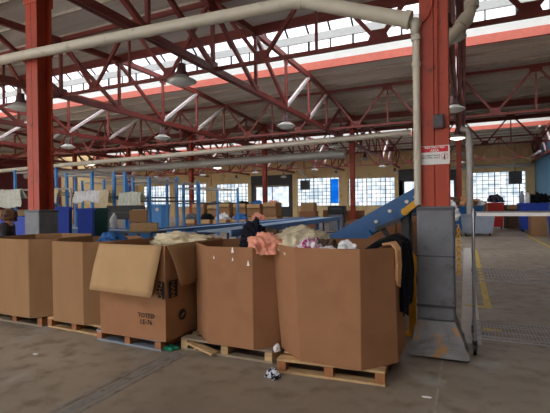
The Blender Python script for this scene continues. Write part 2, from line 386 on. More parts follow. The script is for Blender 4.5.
# ------------------------------------------------------------------ steel columns
def column(x, y, label, pad=False, top=7.4):
    t = thing('steel_column', label, 'column', (x, y, 0), 0, 'red steel columns')
    w = .145
    s = MB()      # two channels toe to toe with a seam
    for sx in (-1, 1):
        s.box((sx * .0735, -w + .018, top / 2), (.141, .036, top)); s.box((sx * .0735, w - .018, top / 2), (.141, .036, top))
        s.box((sx * .02, 0, top / 2), (.03, .23, top))
    s.build('shaft', 'red', t, .004)
    p = MB().box((0, 0, .015), (.42, .42, .03)); p.build('base_plate', 'dark', t)
    c = MB().box((0, 0, top + .02), (.4, .4, .04))
    for sy in (-1, 1): c.box((0, sy * (w + .006), 5.35), (.34, .012, .5))
    c.build('cap_plate', 'red', t)
    if pad:
        pb = MB(); h = .187
        pb.box((0, 0, .95), (2 * h, 2 * h, 1.22)); pb.build('protective_wrap', 'pad', t, .025)
        lo = [(-.27, -.42), (.32, -.40), (.27, .28), (-.24, .28)]; mid = [(-.235, -.28), (.26, -.27), (.24, .25), (-.23, .25)]; hi = [(-h, -h), (h, -h), (h, h), (-h, h)]
        f = MB(); f.prism(lo, .032, .16, mid); f.prism(mid, .16, .345, hi)
        fo = f.build('wrap_skirt', 'padlow', t)
        bm = bmesh.new(); bm.from_mesh(fo.data); bmesh.ops.remove_doubles(bm, verts=bm.verts, dist=1e-4)
        bmesh.ops.subdivide_edges(bm, edges=bm.edges, cuts=7, use_grid_fill=True)
        for v in bm.verts:
            if .06 < v.co.z < .335:
                n_ = noise.noise(v.co * 9) * .05 + noise.noise(v.co * 22) * .02; r_ = Vector((v.co.x, v.co.y, 0)).normalized()
                fd = 1 - v.co.z / .345; v.co += r_ * (n_ + .012) * fd; v.co.z += n_ * .3 * fd
        bm.to_mesh(fo.data); bm.free()
        tp = MB()
        for z, hh in ((.5, .03), (1.03, .012), (1.53, .03)):
            for sx, sy, dx, dy in ((0, -1, 2 * h + .008, .006), (0, 1, 2 * h + .008, .006), (-1, 0, .006, 2 * h + .008), (1, 0, .006, 2 * h + .008)):
                tp.box((sx * (h + .003), sy * (h + .003), z), (dx, dy, hh))
        tp.build('tape', 'tape', t)
    return t
colR = column(X0 + .02, Y1 - .05, 'orange red steel column with tall grey wrapped base and restricted area sign', True)
colL = column(X0 - B + .01, Y1, 'dark red steel column on the left rising behind two cardboard bins', True)
for k in range(0, 6):
    where = ['seen just right of the big near column', 'behind the sloping blue conveyor', 'behind the stacks of brown cartons in mid hall',
             'beside the blue racks left of the carton stacks', 'behind the black slab at the left', 'farthest left in the back row'][k]
    column(X0 - k * B, Y1 + L, 'slim dark red back row column ' + where)

# ------------------------------------------------------------------ trusses
NP = 8; PS = L / NP
def chord_z(y):
    y = min(max(y, 0), L)
    return ZR + (ZE - ZR) * (y / MA if y < MA else 1 if y < MBW else (L - y) / (L - MBW)) - .24
def truss_proto():
    t = thing('roof_truss', 'x', 'truss', (0, 0, 0), 0, 'roof trusses along the hall')
    zb = 5.62
    b = MB()
    for sx in (-1, 1): b.box((sx * .055, L / 2, zb - .08), (.085, L - .3, .02)); b.box((sx * .022, L / 2, zb + .02), (.02, L - .3, .22))
    b.build('bottom_chord', 'truss', t)
    tc = MB(); ps = [0, MA, MBW, L]
    for a, c in zip(ps, ps[1:]): tc.beam((0, a + (.16 if a == 0 else 0), chord_z(a)), (0, c - (.16 if c == L else 0), chord_z(c)), .16, .2)
    tc.build('top_chord', 'truss', t)
    for k in range(1, NP):
        y = k * PS
        MB().beam((0, y, zb + .1), (0, y, chord_z(y) - .08), .10, .10).build('vertical_post', 'truss', t)
    for k in range(NP):
        y0, y1 = k * PS + (.2 if k == 0 else 0), (k + 1) * PS - (.2 if k == NP - 1 else 0)
        if k < NP // 2: a, c = (0, y0, chord_z(y0) - .1), (0, y1, zb + .08)
        else: a, c = (0, y0, zb + .08), (0, y1, chord_z(y1) - .1)
        MB().beam(a, c, .11, .13).build('diagonal', 'pale' if k in (4, 5) else 'truss', t)  # far-half diagonals: skylight on red steel put into a pale colour
    for k in range(1, NP):
        y = k * PS; MB().box((0, y, zb + .12), (.03, .5, .3)).build('gusset_plate', 'truss', t); MB().box((0, y, chord_z(y) - .16), (.03, .42, .24)).build('gusset_plate', 'truss', t)
    return t
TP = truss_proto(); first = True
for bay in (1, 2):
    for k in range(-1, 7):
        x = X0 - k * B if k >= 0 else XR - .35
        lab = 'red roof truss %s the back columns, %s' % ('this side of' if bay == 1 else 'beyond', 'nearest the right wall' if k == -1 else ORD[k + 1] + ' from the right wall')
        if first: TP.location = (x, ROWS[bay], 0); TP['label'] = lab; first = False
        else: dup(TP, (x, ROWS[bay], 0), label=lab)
def cross_proto():
    t = thing('cross_truss', 'x', 'truss', (0, 0, 0), 0, 'cross trusses between the roof trusses')
    zt, zb, a = 7.62, 5.62, B
    MB().box((a / 2, 0, zt), (a - .22, .12, .13)).build('top_chord', 'truss', t)
    MB().box((a / 2, 0, zb), (a - .14, .10, .10)).build('bottom_chord', 'truss', t)
    P = [(.12, zt), (a / 4, zb), (a / 2, zt), (3 * a / 4, zb), (a - .12, zt)]
    for p, q in zip(P, P[1:]): MB().beam((p[0], 0, p[1]), (q[0], 0, q[1]), .08, .10).build('diagonal', 'truss', t)
    MB().beam((a / 2, 0, zt), (a / 2, 0, zb), .07, .07).build('vertical_post', 'truss', t)
    for x in (a / 4, 3 * a / 4): MB().add([(x - .3, -.012, zb - .06), (x + .3, -.012, zb - .06), (x + .16, -.012, zb + .3), (x - .16, -.012, zb + .3), (x - .3, .012, zb - .06), (x + .3, .012, zb - .06), (x + .16, .012, zb + .3), (x - .16, .012, zb + .3)],
        [(0, 1, 2, 3), (7, 6, 5, 4), (0, 4, 5, 1), (1, 5, 6, 2), (2, 6, 7, 3), (3, 7, 4, 0)]).build('gusset_plate', 'truss', t)
    MB().box((a / 2, 0, zt - .14), (.5, .024, .26)).build('gusset_plate', 'truss', t)
    return t
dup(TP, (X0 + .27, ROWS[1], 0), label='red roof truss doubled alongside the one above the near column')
CP = cross_proto(); first = True
for li, (y, ks) in enumerate(((ROWS[1] + 2 * PS, 3), (ROWS[1] + 6 * PS, 5), (ROWS[2] + 2 * PS, 6), (ROWS[2] + 6 * PS, 6))):
    for k in range(0, ks + 1):
        x = X0 - k * B
        lab = 'red cross truss, %s line beyond the near column, %s bay from right wall' % (ORD[li], ORD[k])
        if first: CP.location = (x, y, 0); CP['label'] = lab; first = False
        else: dup(CP, (x, y, 0), label=lab)
# eaves girders on the column row
for k in range(0, 6):
    t = thing('row_girder', 'dark red girder along the back row of columns, %s bay from the right wall' % ORD[k], 'girder', (X0 - k * B, Y1 + L, 0), 0, 'girders on the back row of columns')
    MB().box((B / 2, 0, 7.2), (B - .30, .1, .34)).box((B / 2, 0, 7.36), (B - .45, .22, .02)).box((B / 2, 0, 7.04), (B - .45, .22, .02)).build('girder_beam', 'truss', t)

# ------------------------------------------------------------------ high bay lamps
def lamp_proto(lit):
    t = thing('high_bay_lamp', 'x', 'lamp', (0, 0, 0), 0, 'high bay lamps under the trusses')
    MB().tube([(0, 0, 5.52), (0, 0, 5.30)], .02, 8).build('hanger', 'dark', t)
    MB().lathe([(0, 5.34), (.11, 5.34), (.12, 5.18), (.17, 5.08), (.18, 5.03), (0, 5.03)], n=20).build('ballast_cap', 'cap', t)
    MB().lathe([(.16, 5.03), (.24, 4.97), (.38, 4.90), (.395, 4.87), (.385, 4.865), (.36, 4.895), (.22, 4.96), (.15, 5.02)], n=28).build('reflector', 'reflector', t)
    MB().lathe([(0, 4.77), (.16, 4.785), (.28, 4.82), (.37, 4.875), (.35, 4.89), (0, 4.89)], n=28).build('bulb' if lit else 'lens', 'lit' if lit else 'lens', t)
    return t
LP = {0: lamp_proto(0), 1: lamp_proto(1)}; used = {0: 0, 1: 0}
lit_set = {(4, 2), (0, 2), (3, 3)}
li = 0
for k in range(0, 7):
    for j in range(6):
        if j == 0 and k > 2 or j == 1 and k > 4: continue
        y = [9.05, 16.1, 23.3, 31.2, 38.4, 45.8][j]; x = X0 - k * B - .02
        lit = 1 if (k, j) in lit_set else 0
        lab = '%s lamp under the %s roof truss from right wall, %s from near end' % ('lit' if lit else 'unlit', ORD[k + 1], ORD[j])
        if not used[lit]: LP[lit].location = (x, y, 0); LP[lit]['label'] = lab; used[lit] = 1
        else: dup(LP[lit], (x, y, 0), label=lab)

# ------------------------------------------------------------------ pipes
def arc(c, r, a0, a1, u, v, n=6):
    c, u, v = Vector(c), Vector(u), Vector(v)
    return [c + u * r * math.cos(a0 + (a1 - a0) * i / n) + v * r * math.sin(a0 + (a1 - a0) * i / n) for i in range(n + 1)]
t = thing('drain_pipe', 'thick cream drain pipe crossing overhead and dropping beside the near column', 'pipe', (X0 - .25, Y1 - .2, 0))
ox, oy = t.location.x, t.location.y; yy = 4.66
def lp(x, y, z): return (x - ox, y - oy, z)
MB().tube([lp(-10.5, yy, 4.23), lp(-6.6, yy, 4.155), lp(-1.78, yy, 4.01)], .078, 16).build('cross_run', 'pipe', t)
MB().tube([lp(-1.78, yy, 4.01), lp(-1.64, yy, 3.97), lp(-.535, yy, 3.55)], .08, 16).build('sloping_run', 'pipe', t)
MB().lathe([(0, -.11), (.045, -.11), (.05, -.04), (.068, .0), (.06, .05), (.03, .07), (0, .075)], lp(-.47, yy + .04, 3.50), 16).build('elbow', 'pipe', t)
MB().tube([lp(-.46, yy + .04, 3.42), lp(-.46, yy + .06, 1.58)], .038, 14).build('drop_run', 'pipe', t)
MB().tube([lp(-1.82, yy, 4.022), lp(-1.72, yy, 3.994)], .088, 16).build('pipe_collar', 'pipe', t)
MB().tube([lp(-.57, yy, 3.563), lp(-.51, yy, 3.541)], .096, 16).build('pipe_collar', 'pipe', t)
MB().tube([lp(-.46, yy + .04, 3.38), lp(-.46, yy + .04, 3.33)], .05, 14).build('pipe_collar', 'pipe', t)
MB().tube([lp(-.46, yy + .043, 3.10), lp(-.46, yy + .043, 3.05)], .047, 14).build('pipe_collar', 'pipe', t)
t = thing('bent_pipe', 'cream pipe bending down behind the right side of the near column', 'pipe', (0.1, 6.0, 0))
MB().tube([(.0, 0, 7.3), (.0, 0, 4.15), (-.03, 0, 4.03), (-.1, -.02, 3.93), (-.42, -.1, 3.56)], .075, 14).build('pipe_run', 'pipe', t)
MB().tube([(.0, 0, 4.20), (.0, 0, 4.11)], .092, 14).build('pipe_collar', 'pipe', t)
MB().tube([(-.05, 0, 4.0), (-.13, -.03, 3.89)], .095, 14).build('pipe_collar', 'pipe', t)
t = thing('overhead_pipe', 'long cream pipe across the hall in front of the back column row', 'pipe', (-16, 22.4, 0))
MB().tube([(-24, 0, 4.64), (0, 0, 4.98), (13.5, 0, 5.21)], .155, 12).build('pipe_run', 'pipe', t)
t = thing('air_duct', 'wide grey duct running below the long cream pipe', 'duct', (-16, 26.4, 0))
MB().tube([(-22, 0, 4.6), (0, 0, 4.75), (9.0, 0, 4.8)], .28, 14).build('duct_run', 'duct', t)
for i in range(12): MB().tube([(-20 + i * 2.4, 0, 4.613 + i * .0163 - .01), (-19.93 + i * 2.4, 0, 4.614 + i * .0163 - .01)], .30, 14).build('duct_band', 'duct', t)
t = thing('wall_pipe', 'pale pipe along the far wall above the right hand window', 'pipe', (2, YF - .5, 0))
MB().tube([(-6.5, 0, 5.35), (4.2, 0, 5.3)], .2, 12).build('pipe_run', 'duct', t)
t = thing('grey_standpipe', 'grey vertical standpipe right of the near column in the distance', 'pipe', (.22, 23, 0))
MB().tube([(0, 0, 0), (0, 0, 5.0), (-.1, 0, 5.2), (-.4, 0, 5.3)], .16, 14).build('pipe_run', 'duct', t)
MB().tube([(0, 0, 0), (0, 0, .06)], .24, 14).build('pipe_foot', 'duct', t)
MB().tube([(0, 0, 4.4), (0, 0, 4.5)], .19, 14).build('pipe_collar', 'duct', t)
for n_, (z, y0, y1, s) in enumerate(((5.9, 41, 48.5, 'lower'), (8.0, 41, 48.0, 'upper'))):
    t = thing('wall_conduit', '%s of two pale straight tubes high by the blue right wall' % s, 'pipe', (5.75, y0, 0), 0)
    MB().tube([(0, 0, z - .12), (0, y1 - y0, z)], .09, 10).build('tube_run', 'pale', t)
    MB().box((.3, .3, z - .1), (.62, .06, .06)).box((.3, y1 - y0 - .3, z), (.62, .06, .06)).build('bracket', 'dark', t)

# ------------------------------------------------------------------ sign and junction box on the near column
cy = Y1 - .05 - .145
t = thing('warning_sign', 'white restricted area sign with red band on the near red column', 'sign', (X0 + .02, cy - .004, 2.0))
MB().box((0, 0, .105), (.30, .006, .20)).build('sign_panel', 'white', t, .002)
MB().box((0, -.004, .168), (.27, .003, .062)).build('red_band', 'signred', t)
text('red_band_words', 'RESTRICTED\nAREA', .036, 'white', t, (0, -.006, .170), (PI / 2, 0, 0), .001)
text('notice_words', 'NO ADMITTANCE\nEMPLOYEES ONLY', .024, 'signblk', t, (-.045, -.004, .088), (PI / 2, 0, 0), .001)
rg = MB()
for k in range(24):
    a0, a1 = 2 * PI * k / 24, 2 * PI * (k + 1) / 24
    rg.beam((.098 + .034 * math.cos(a0), -.005, .088 + .034 * math.sin(a0)), (.098 + .034 * math.cos(a1), -.005, .088 + .034 * math.sin(a1)), .003, .005, (0, 1, 0))
rg.beam((.074, -.005, .064), (.122, -.005, .112), .003, .005, (0, 1, 0))
rg.build('prohibition_ring', 'signred', t)
MB().box((.098, -.0045, .084), (.012, .002, .03)).box((.098, -.0045, .106), (.009, .002, .009)).box((.098, -.0045, .066), (.016, .002, .014)).build('standing_figure', 'signblk', t)
t = thing('junction_box', 'small grey electrical box on the near red column above the sign', 'electrical box', (X0 + .065, cy, 2.38))
MB().box((0, -.03, .075), (.11, .06, .15)).build('housing', 'cap', t, .006)
MB().box((0, -.064, .075), (.085, .008, .11)).build('cover', 'tape', t, .003)
MB().tube([(-.01, -.02, .15), (-.01, -.02, .9), (0, -.02, 1.5)], .009, 8).build('conduit', 'red', t)
t = thing('hung_cable', 'thin red cable looping beside the cream drain pipe elbow', 'cable', (X0 - .03, cy - .012, 3.45))
MB().tube([(-.10, 0, .0), (-.06, 0, .08), (0, 0, .14), (.04, 0, .26), (.045, 0, .9)], .011, 8).build('cable_run', 'red', t)

# ------------------------------------------------------------------ pallets
def pallet(label, cx, cy, w, d, rz, h=.135, wood='wood', front='wood', blocks='wood2', skew=0, broken=False):
    t = thing('wooden_pallet', label, 'pallet', (cx, cy, 0), rz, 'pallets under the cardboard bins')
    n = 6
    for k in range(n):
        y = -d / 2 + .06 + (d - .12) * k / (n - 1)
        MB().box((0, y, h - .011), (w, .12 if k in (0, n - 1) else .10, .022)).build('top_board', front if k == 0 else wood, t, .002)
    for y in (-d / 2 + .06, 0, d / 2 - .06):
        MB().box((0, y, .011), (w, .11, .022)).build('bottom_board', front if y < -.1 else wood, t, .002)
    for x in (-w / 2 + .045, 0, w / 2 - .045):
        MB().box((x, 0, h / 2), (.085, d, h - .046)).build('stringer', blocks, t, .003)
    return t
# nearest first
pallet('light wooden pallet with splintered ends under the nearest cardboard bin', -1.19, 4.22, 1.0, 1.15, math.radians(4.5))
pallet('weathered pallet with broken front board under the second nearest cardboard bin', -2.33, 4.36, 1.12, 1.16, 0, .135, 'wood3', 'wood3', 'wood')
pallet('low pallet with blue grey front board under the printed flap box', -3.53, 4.2, 1.0, 1.1, math.radians(-2), .125, 'wood3', 'greyboard', 'wood2')
pallet('wooden pallet under the second cardboard bin from the left', -4.56, 4.34, 1.04, 1.1, math.radians(-2), .135, 'wood', 'wood', 'wood2')
pallet('wooden pallet under the leftmost cardboard bin', -5.72, 4.32, 1.12, 1.1, 0, .135, 'wood', 'wood3', 'wood2')
# splintered plank of the broken pallet
o = MB().beam((-2.78, 3.80, .09), (-2.42, 3.735, .035), .10, .02).beam((-2.70, 3.77, .035), (-2.66, 3.76, .06), .02, .02).build('broken_plank', 'wood'); tag(o, 'splintered pale plank leaning at the front of the weathered pallet', 'plank')

# ------------------------------------------------------------------ cardboard bins
def octa(xa, xb, ya, yb, fl, fr, cl, cr, bl=.28, br=.28):
    """outline from front-left going right: fl/fr = x where the front face starts/ends, cl/cr = y where the chamfers end"""
    return [(fl, ya), (fr, ya), (xb, cr), (xb, yb - br), (xb - br, yb), (xa + bl, yb), (xa, yb - bl), (xa, cl)]
def bin_box(label, poly, z0, z1, m, bulge=.006, group='open cardboard bins on pallets', wob=0, shift={}):
    cx = sum(p[0] for p in poly) / len(poly); cy_ = sum(p[1] for p in poly) / len(poly)
    t = thing('cardboard_bin', label, 'cardboard box', (cx, cy_, z0), 0, group)
    P = [(p[0] - cx, p[1] - cy_) for p in poly]; n = len(P); H = z1 - z0; th = .014
    w = MB(); lev = [0, .3, .6, .85, 1.0]
    def ring(s, inset):
        k = 1 + bulge * math.sin(PI * min(s, .95)) ; out = []
        for i, p in enumerate(P):
            q = Vector((p[0] * k, p[1] * k)) + Vector(shift.get(i, (0, 0))) * s; l = q.length
            q = q * (1 - inset / l)
            zz = H * s + (wob * math.sin(i * 2.1) if s == 1 else 0)
            out.append((q.x, q.y, zz))
        return out
    outer = [ring(s, 0) for s in lev]; inner = [ring(s, th) for s in lev]
    inner[0] = [(x, y, .014) for x, y, z in inner[0]]
    vs = [v for r in outer for v in r] + [v for r in inner for v in r]; fs = []
    nl = len(lev)
    for i in range(nl - 1):
        for k in range(n):
            k2 = (k + 1) % n
            fs.append((i * n + k, i * n + k2, (i + 1) * n + k2, (i + 1) * n + k))
            o = nl * n; fs.append((o + i * n + k2, o + i * n + k, o + (i + 1) * n + k, o + (i + 1) * n + k2))
    for k in range(n):
        k2 = (k + 1) % n; a = (nl - 1) * n; o = nl * n
        fs.append((a + k, a + k2, o + a + k2, o + a + k))
    fs.append(tuple(range(n))[::-1]); o = nl * n; fs.append(tuple(o + k for k in range(n)))
    w.add(vs, fs); w.build('box_body', m, t, .005)
    return t, (cx, cy_)
Z0 = .137
b5, c5 = bin_box('nearest octagonal cardboard bin, piled with clothes beside the grey wrapped column', octa(-1.72, -.57, 3.62, 4.78, -1.41, -.84, 3.90, 3.93), Z0, 1.195, 'card3', wob=.004, shift={0: (-.045, 0), 7: (-.085, 0), 6: (-.05, 0), 2: (-.03, 0), 3: (-.03, 0)})
b4, c4 = bin_box('octagonal cardboard bin with staple tags and peach cloth hanging over its corner', octa(-2.86, -1.755, 3.72, 4.9, -2.49, -1.95, 4.05, 3.95), Z0, 1.165, 'card3', wob=.006)
b3, c3 = bin_box('square cardboard box with folded down flaps and black printed labels', [(-3.89, 3.585), (-2.95, 3.60), (-2.93, 4.75), (-3.87, 4.75)], .127, 1.168, 'card3', .006)
b2, c2 = bin_box('narrow cardboard bin, second from the left, with blue plastic inside', octa(-4.99, -4.04, 3.70, 4.75, -4.84, -4.30, 3.95, 3.95), Z0, 1.165, 'card')
b1, c1 = bin_box('leftmost cardboard bin running out of the picture, in front of the person', octa(-6.25, -5.02, 3.66, 4.75, -5.92, -5.245, 3.95, 3.92), Z0, 1.18, 'card')
# sticker tags on the staple-tag bin
for i, (x, z) in enumerate(((-2.165, 1.135), (-2.39, .955 + .1), (-2.165, .955 + .09), (-1.985, .925 + .085))):
    q = [(-.014, -.02), (.014, -.02), (.004, .028), (-.004, .028)]
    g = MB(); g.add([(a, 0, b) for a, b in q] + [(a, .003, b) for a, b in q], [(0, 1, 2, 3), (7, 6, 5, 4), (0, 4, 5, 1), (1, 5, 6, 2), (2, 6, 7, 3), (3, 7, 4, 0)])
    s_ = .7 if i in (1, 2) else 1.1
    o = g.build('paper_tag', 'white', b4); o.location = (x - c4[0], 3.705 - c4[1] - .012, z - Z0); o.scale = (s_, 1, s_)
# flaps and printing of the square box
fx, fy = c3; fz = .127
fm = MB()
def fq(q, n): fm.quadbox([(x - fx, y - fy, z - fz) for x, y, z in q], .008, n)
front = MB(); th = .008
def sub(A, Bq, nu, nv, bulge, nrm):
    """curved slab between edge A0-A1 and edge B0-B1"""
    vs = []; nrm = Vector(nrm).normalized()
    for s in (0, 1):
        for j in range(nv + 1):
            for i in range(nu + 1):
                u, v = i / nu, j / nv
                p = (Vector(A[0]).lerp(Vector(A[1]), u)).lerp(Vector(Bq[0]).lerp(Vector(Bq[1]), u), v)
                p = p + nrm * (bulge * math.sin(PI * v) + .004 * math.sin(3 * u + 4 * v)) + nrm * (th * s)
                vs.append((p.x - fx, p.y - fy, p.z - fz))
    fs = []; W = nu + 1; K = W * (nv + 1)
    for j in range(nv):
        for i in range(nu):
            a = j * W + i; fs.append((a, a + 1, a + W + 1, a + W)); fs.append((K + a + W, K + a + W + 1, K + a + 1, K + a))
    for j in range(nv):
        a = j * W; fs.append((a, a + W, K + a + W, K + a)); a += nu; fs.append((a + W, a, K + a, K + a + W))
    for i in range(nu):
        fs.append((i + 1, i, K + i, K + i + 1)); a = nv * W + i; fs.append((a, a + 1, K + a + 1, K + a))
    return vs, fs
v_, f_ = sub([(-3.87, 3.575, 1.171), (-2.975, 3.59, 1.171)], [(-3.885, 3.43, .665), (-3.0, 3.44, .635)], 8, 8, .006, (0, -1, .25))
o = MB().add(v_, f_, True).build('front_flap', 'card2', b3)
v_, f_ = sub([(-2.94, 3.62, 1.169), (-2.925, 4.72, 1.169)], [(-2.80, 3.68, .73), (-2.885, 4.6, .70)], 8, 8, .01, (1, 0, .3))
MB().add(v_, f_, True).build('side_flap', 'card', b3)
text('carton_print', 'TOTED\nLE-76', .072, 'ink', b3, (-3.20 - fx, 3.575 - fy, .36 - fz), (PI / 2, 0, 0))
text('carton_print', 'DHZ', .09, 'card', b3, (-2.995 - fx, 3.565 - fy, .69 - fz), (PI / 2, -PI / 2, 0))
lbm = MB().box((-2.995 - fx, 3.577 - fy, .69 - fz), (.09, .004, .19)).build('black_label', 'ink', b3)
MB().box((-2.925 - fx, 3.70 - fy, .69 - fz), (.004, .15, .19)).build('black_label', 'ink', b3)
text('carton_print', 'NVH', .085, 'card', b3, (-2.920 - fx, 3.70 - fy, .69 - fz), (PI / 2, -PI / 2, PI / 2))
dm = MB(); dm.tube([(-2.926 - fx, 3.86 - fy, .37 - fz), (-2.920 - fx, 3.86 - fy, .37 - fz)], .062, 20); dm.build('round_mark', 'ink', b3)
MB().beam((-2.918 - fx, 3.83 - fy, .35 - fz), (-2.918 - fx, 3.89 - fy, .39 - fz), .003, .022).build('round_mark_stroke', 'card', b3)

# ------------------------------------------------------------------ clothes
def lump(name, m, c, r, seed, fold=.22, freq=3., parent=None, flat=-.25, sub=5):
    bm = bmesh.new(); bmesh.ops.create_icosphere(bm, subdivisions=sub, radius=1)
    off = Vector((seed * 3.7, seed * 1.3, seed * 2.1))
    for v in bm.verts:
        p = v.co.copy(); q = Vector((p.x * r[0], p.y * r[1], p.z * r[2])) * (freq / .25) * .25 * 4
        q = Matrix.Rotation(seed * 1.1, 3, 'Z') @ q; q = Vector((q.x * .55, q.y * 1.5, q.z * .9))
        wq = q + Vector((noise.noise(q * .8 + off), noise.noise(q * .8 - off), 0)) * .7
        n1 = noise.noise(q * .7 + off); n2 = abs(noise.noise(wq * 1.1 + off * 2)); n3 = noise.noise(wq * 2.6 + off)
        k = 1 + fold * (n1 * 1.3 - n2 * 1.5 + n3 * .3 + .35)
        if p.z < flat: p.z = flat + (p.z - flat) * .15
        v.co = Vector((p.x * r[0] * k, p.y * r[1] * k, p.z * r[2] * k))
    zmin = min(v.co.z for v in bm.verts)
    for v in bm.verts: v.co.z -= zmin
    me = bpy.data.meshes.new(name); bm.to_mesh(me); bm.free()
    for p in me.polygons: p.use_smooth = True
    me.materials.append(M[m]); o = bpy.data.objects.new(name, me); C.objects.link(o); o.location = c
    if parent: o.parent = parent
    return o
def drape(name, m, path, width, axis, seed, fold=.02, nfold=5, flare=0., th=.008, parent=None, loc=(0, 0, 0), step=.03):
    """cloth following a path of (u, z), spread along width; axis = direction of u in plan"""
    pts = []
    for a, b in zip(path, path[1:]):
        n = max(1, int(math.dist(a, b) / step))
        pts += [(a[0] + (b[0] - a[0]) * i / n, a[1] + (b[1] - a[1]) * i / n) for i in range(n)]
    pts.append(path[-1]); ax = Vector((axis[0], axis[1], 0)).normalized(); sd = Vector((-ax.y, ax.x, 0))
    nw = 28; vs = []; tot = len(pts) - 1
    for i, (u, z) in enumerate(pts):
        s = i / tot
        for k in range(nw + 1):
            w = k / nw - .5
            amp = fold * (.25 + s)
            d = amp * math.sin(nfold * 2 * PI * w + seed + 1.3 * math.sin(3 * s + seed)) + .5 * fold * noise.noise(Vector((w * 6, s * 5, seed)))
            ww = width * (1 + flare * s) * (1 + .06 * math.sin(seed + 7 * s))
            ez = .04 * math.sin(seed * 2 + 9 * w) * s
            p = ax * (u + d) + sd * (w * ww) + Vector((0, 0, z + .4 * d + ez))
            vs.append(p)
    fs = [(i * (nw + 1) + k, i * (nw + 1) + k + 1, (i + 1) * (nw + 1) + k + 1, (i + 1) * (nw + 1) + k) for i in range(tot) for k in range(nw)]
    b = MB(); b.add(vs, fs, True); o = b.build(name, m, parent); o.location = loc
    md = o.modifiers.new('thickness', 'SOLIDIFY'); md.thickness = th; md.offset = 0
    return o
def fill(c, r, z, seed, what):
    o = lump('clothing_pile', 'mixed', (c[0], c[1], z), (r[0], r[1], .18), seed, .15, 2.2, None, -.1); tag(o, what, 'clothes'); o['kind'] = 'stuff'; return o
fill((c5[0], c5[1]), (.50, .50), .86, 3, 'jumbled mixed clothes filling the nearest cardboard bin')
fill((c4[0], c4[1]), (.47, .50), .84, 5, 'jumbled mixed clothes filling the bin with the peach cloth')
fill((c3[0], c3[1]), (.44, .50), .80, 8, 'jumbled clothes inside the square box with flaps')
tag(lump('khaki_coat', 'khaki', (-1.56, 4.08, 1.07), (.32, .28, .19), 2, .22, 3.2), 'crumpled khaki coat heaped over the nearest bin left corner', 'coat')
tag(lump('patterned_scarf', 'pinkprint', (-1.37, 3.80, 1.11), (.13, .09, .10), 4, .3, 7), 'white and magenta patterned scarf on the nearest bin front rim', 'scarf')
tag(lump('white_shirt', 'cwhite', (-1.0, 3.82, 1.10), (.085, .09, .10), 6, .35, 7), 'white crumpled shirt peaking above the nearest bin front rim', 'shirt')
tag(lump('white_blouse', 'cwhite', (-1.2, 3.80, 1.11), (.12, .07, .06), 11, .3, 7), 'flat white blouse between the patterned scarf and white shirt', 'blouse')
tag(lump('brown_trousers', 'brown', (-1.27, 3.97, 1.07), (.14, .13, .13), 7, .3, 5), 'brown grey trousers tucked behind the flat white blouse', 'trousers')
tag(lump('navy_jumper', 'navy', (-2.10, 4.04, 1.04), (.15, .12, .26), 9, .25, 6), 'black and navy jumper standing up at the bin corner', 'jumper')
tag(lump('grey_sweater', 'brown', (-2.0, 4.3, 1.04), (.22, .14, .20), 19, .25, 6), 'grey brown top bunched behind the navy jumper', 'clothes')
tag(lump('peach_towel', 'peach', (-1.90, 3.93, 1.08), (.22, .19, .15), 12, .26, 4.5), 'peach towel bunched over the bin right front corner', 'towel')
tag(drape('peach_cloth_end', 'peach', [(-.10, 1.20), (.0, 1.205), (.04, 1.17), (.055, 1.13)], .26, (.62, -.78), 3, .014, 3, loc=(-1.87, 3.83, 0)), 'peach cloth end hanging over the bin corner edge', 'cloth')
tag(lump('cream_sheet', 'cream', (-3.40, 4.50, 1.06), (.42, .22, .125), 14, .3, 5), 'cream sheet piled at the back of the flap box', 'sheet')
tag(lump('blue_plastic_bag', 'cblue', (-4.32, 4.2, 1.02), (.13, .2, .14), 16, .35, 6), 'bright blue plastic bag in the narrow bin', 'bag')
o = lump('bag_support', 'mixed', (c2[0], c2[1], .8), (.36, .42, .2), 17, .15, 3); tag(o, 'dark clothes low inside the narrow bin', 'clothes'); o['kind'] = 'stuff'
# black jacket over the right side of the nearest bin
jk = thing('black_jacket', 'black jacket thrown over the right rim of the nearest bin', 'jacket', (-.57, 4.36, 0))
drape('jacket_body', 'cblack', [(-.36, 1.10), (-.22, 1.20), (-.08, 1.25), (.015, 1.20), (.04, 1.08), (.042, .9), (.032, .70), (.02, .59)], .56, (1, 0), 1, .016, 3, -.25, .055, jk)
drape('jacket_lining', 'navy', [(.03, 1.23), (.06, 1.05), (.05, .72), (.045, .55)], .16, (1, -.25), 5, .01, 2, -.1, .012, jk, (0, -.18, 0))
tag(drape('tan_sleeve', 'tan', [(-.10, 1.215), (-.01, 1.225), (.03, 1.17), (.04, 1.0), (.035, .86)], .085, (1, -.3), 2, .01, 2, .1, .02, None, (-.60, 3.97, 0)), 'tan sleeve hanging down the right side of the nearest bin', 'sleeve')
tag(lump('striped_rag', 'zebra', (-1.63, 3.50, 0), (.07, .06, .05), 21, .35, 10), 'black and white rag on the floor at the pallet left end', 'rag')
tag(lump('white_scrap', 'cwhite', (-1.72, 3.78, .135), (.03, .04, .05), 22, .3, 12), 'small white scrap wedged beside the nearest bin left edge', 'scrap')
tag(lump('green_rag', 'cgreen', (-3.02, 3.74, 0), (.09, .07, .03), 23, .35, 10), 'green plastic scrap on the floor between two pallets', 'scrap')
tag(lump('paper_scrap', 'cwhite', (-.30, 3.62, 0), (.035, .015, .008), 24, .35, 14), 'white paper scrap on the concrete right of the pallet', 'scrap')
tag(lump('paper_scrap', 'cwhite', (-4.28, 3.05, 0), (.03, .02, .006), 25, .35, 14), 'tiny white paper scrap on the concrete at the left', 'scrap')

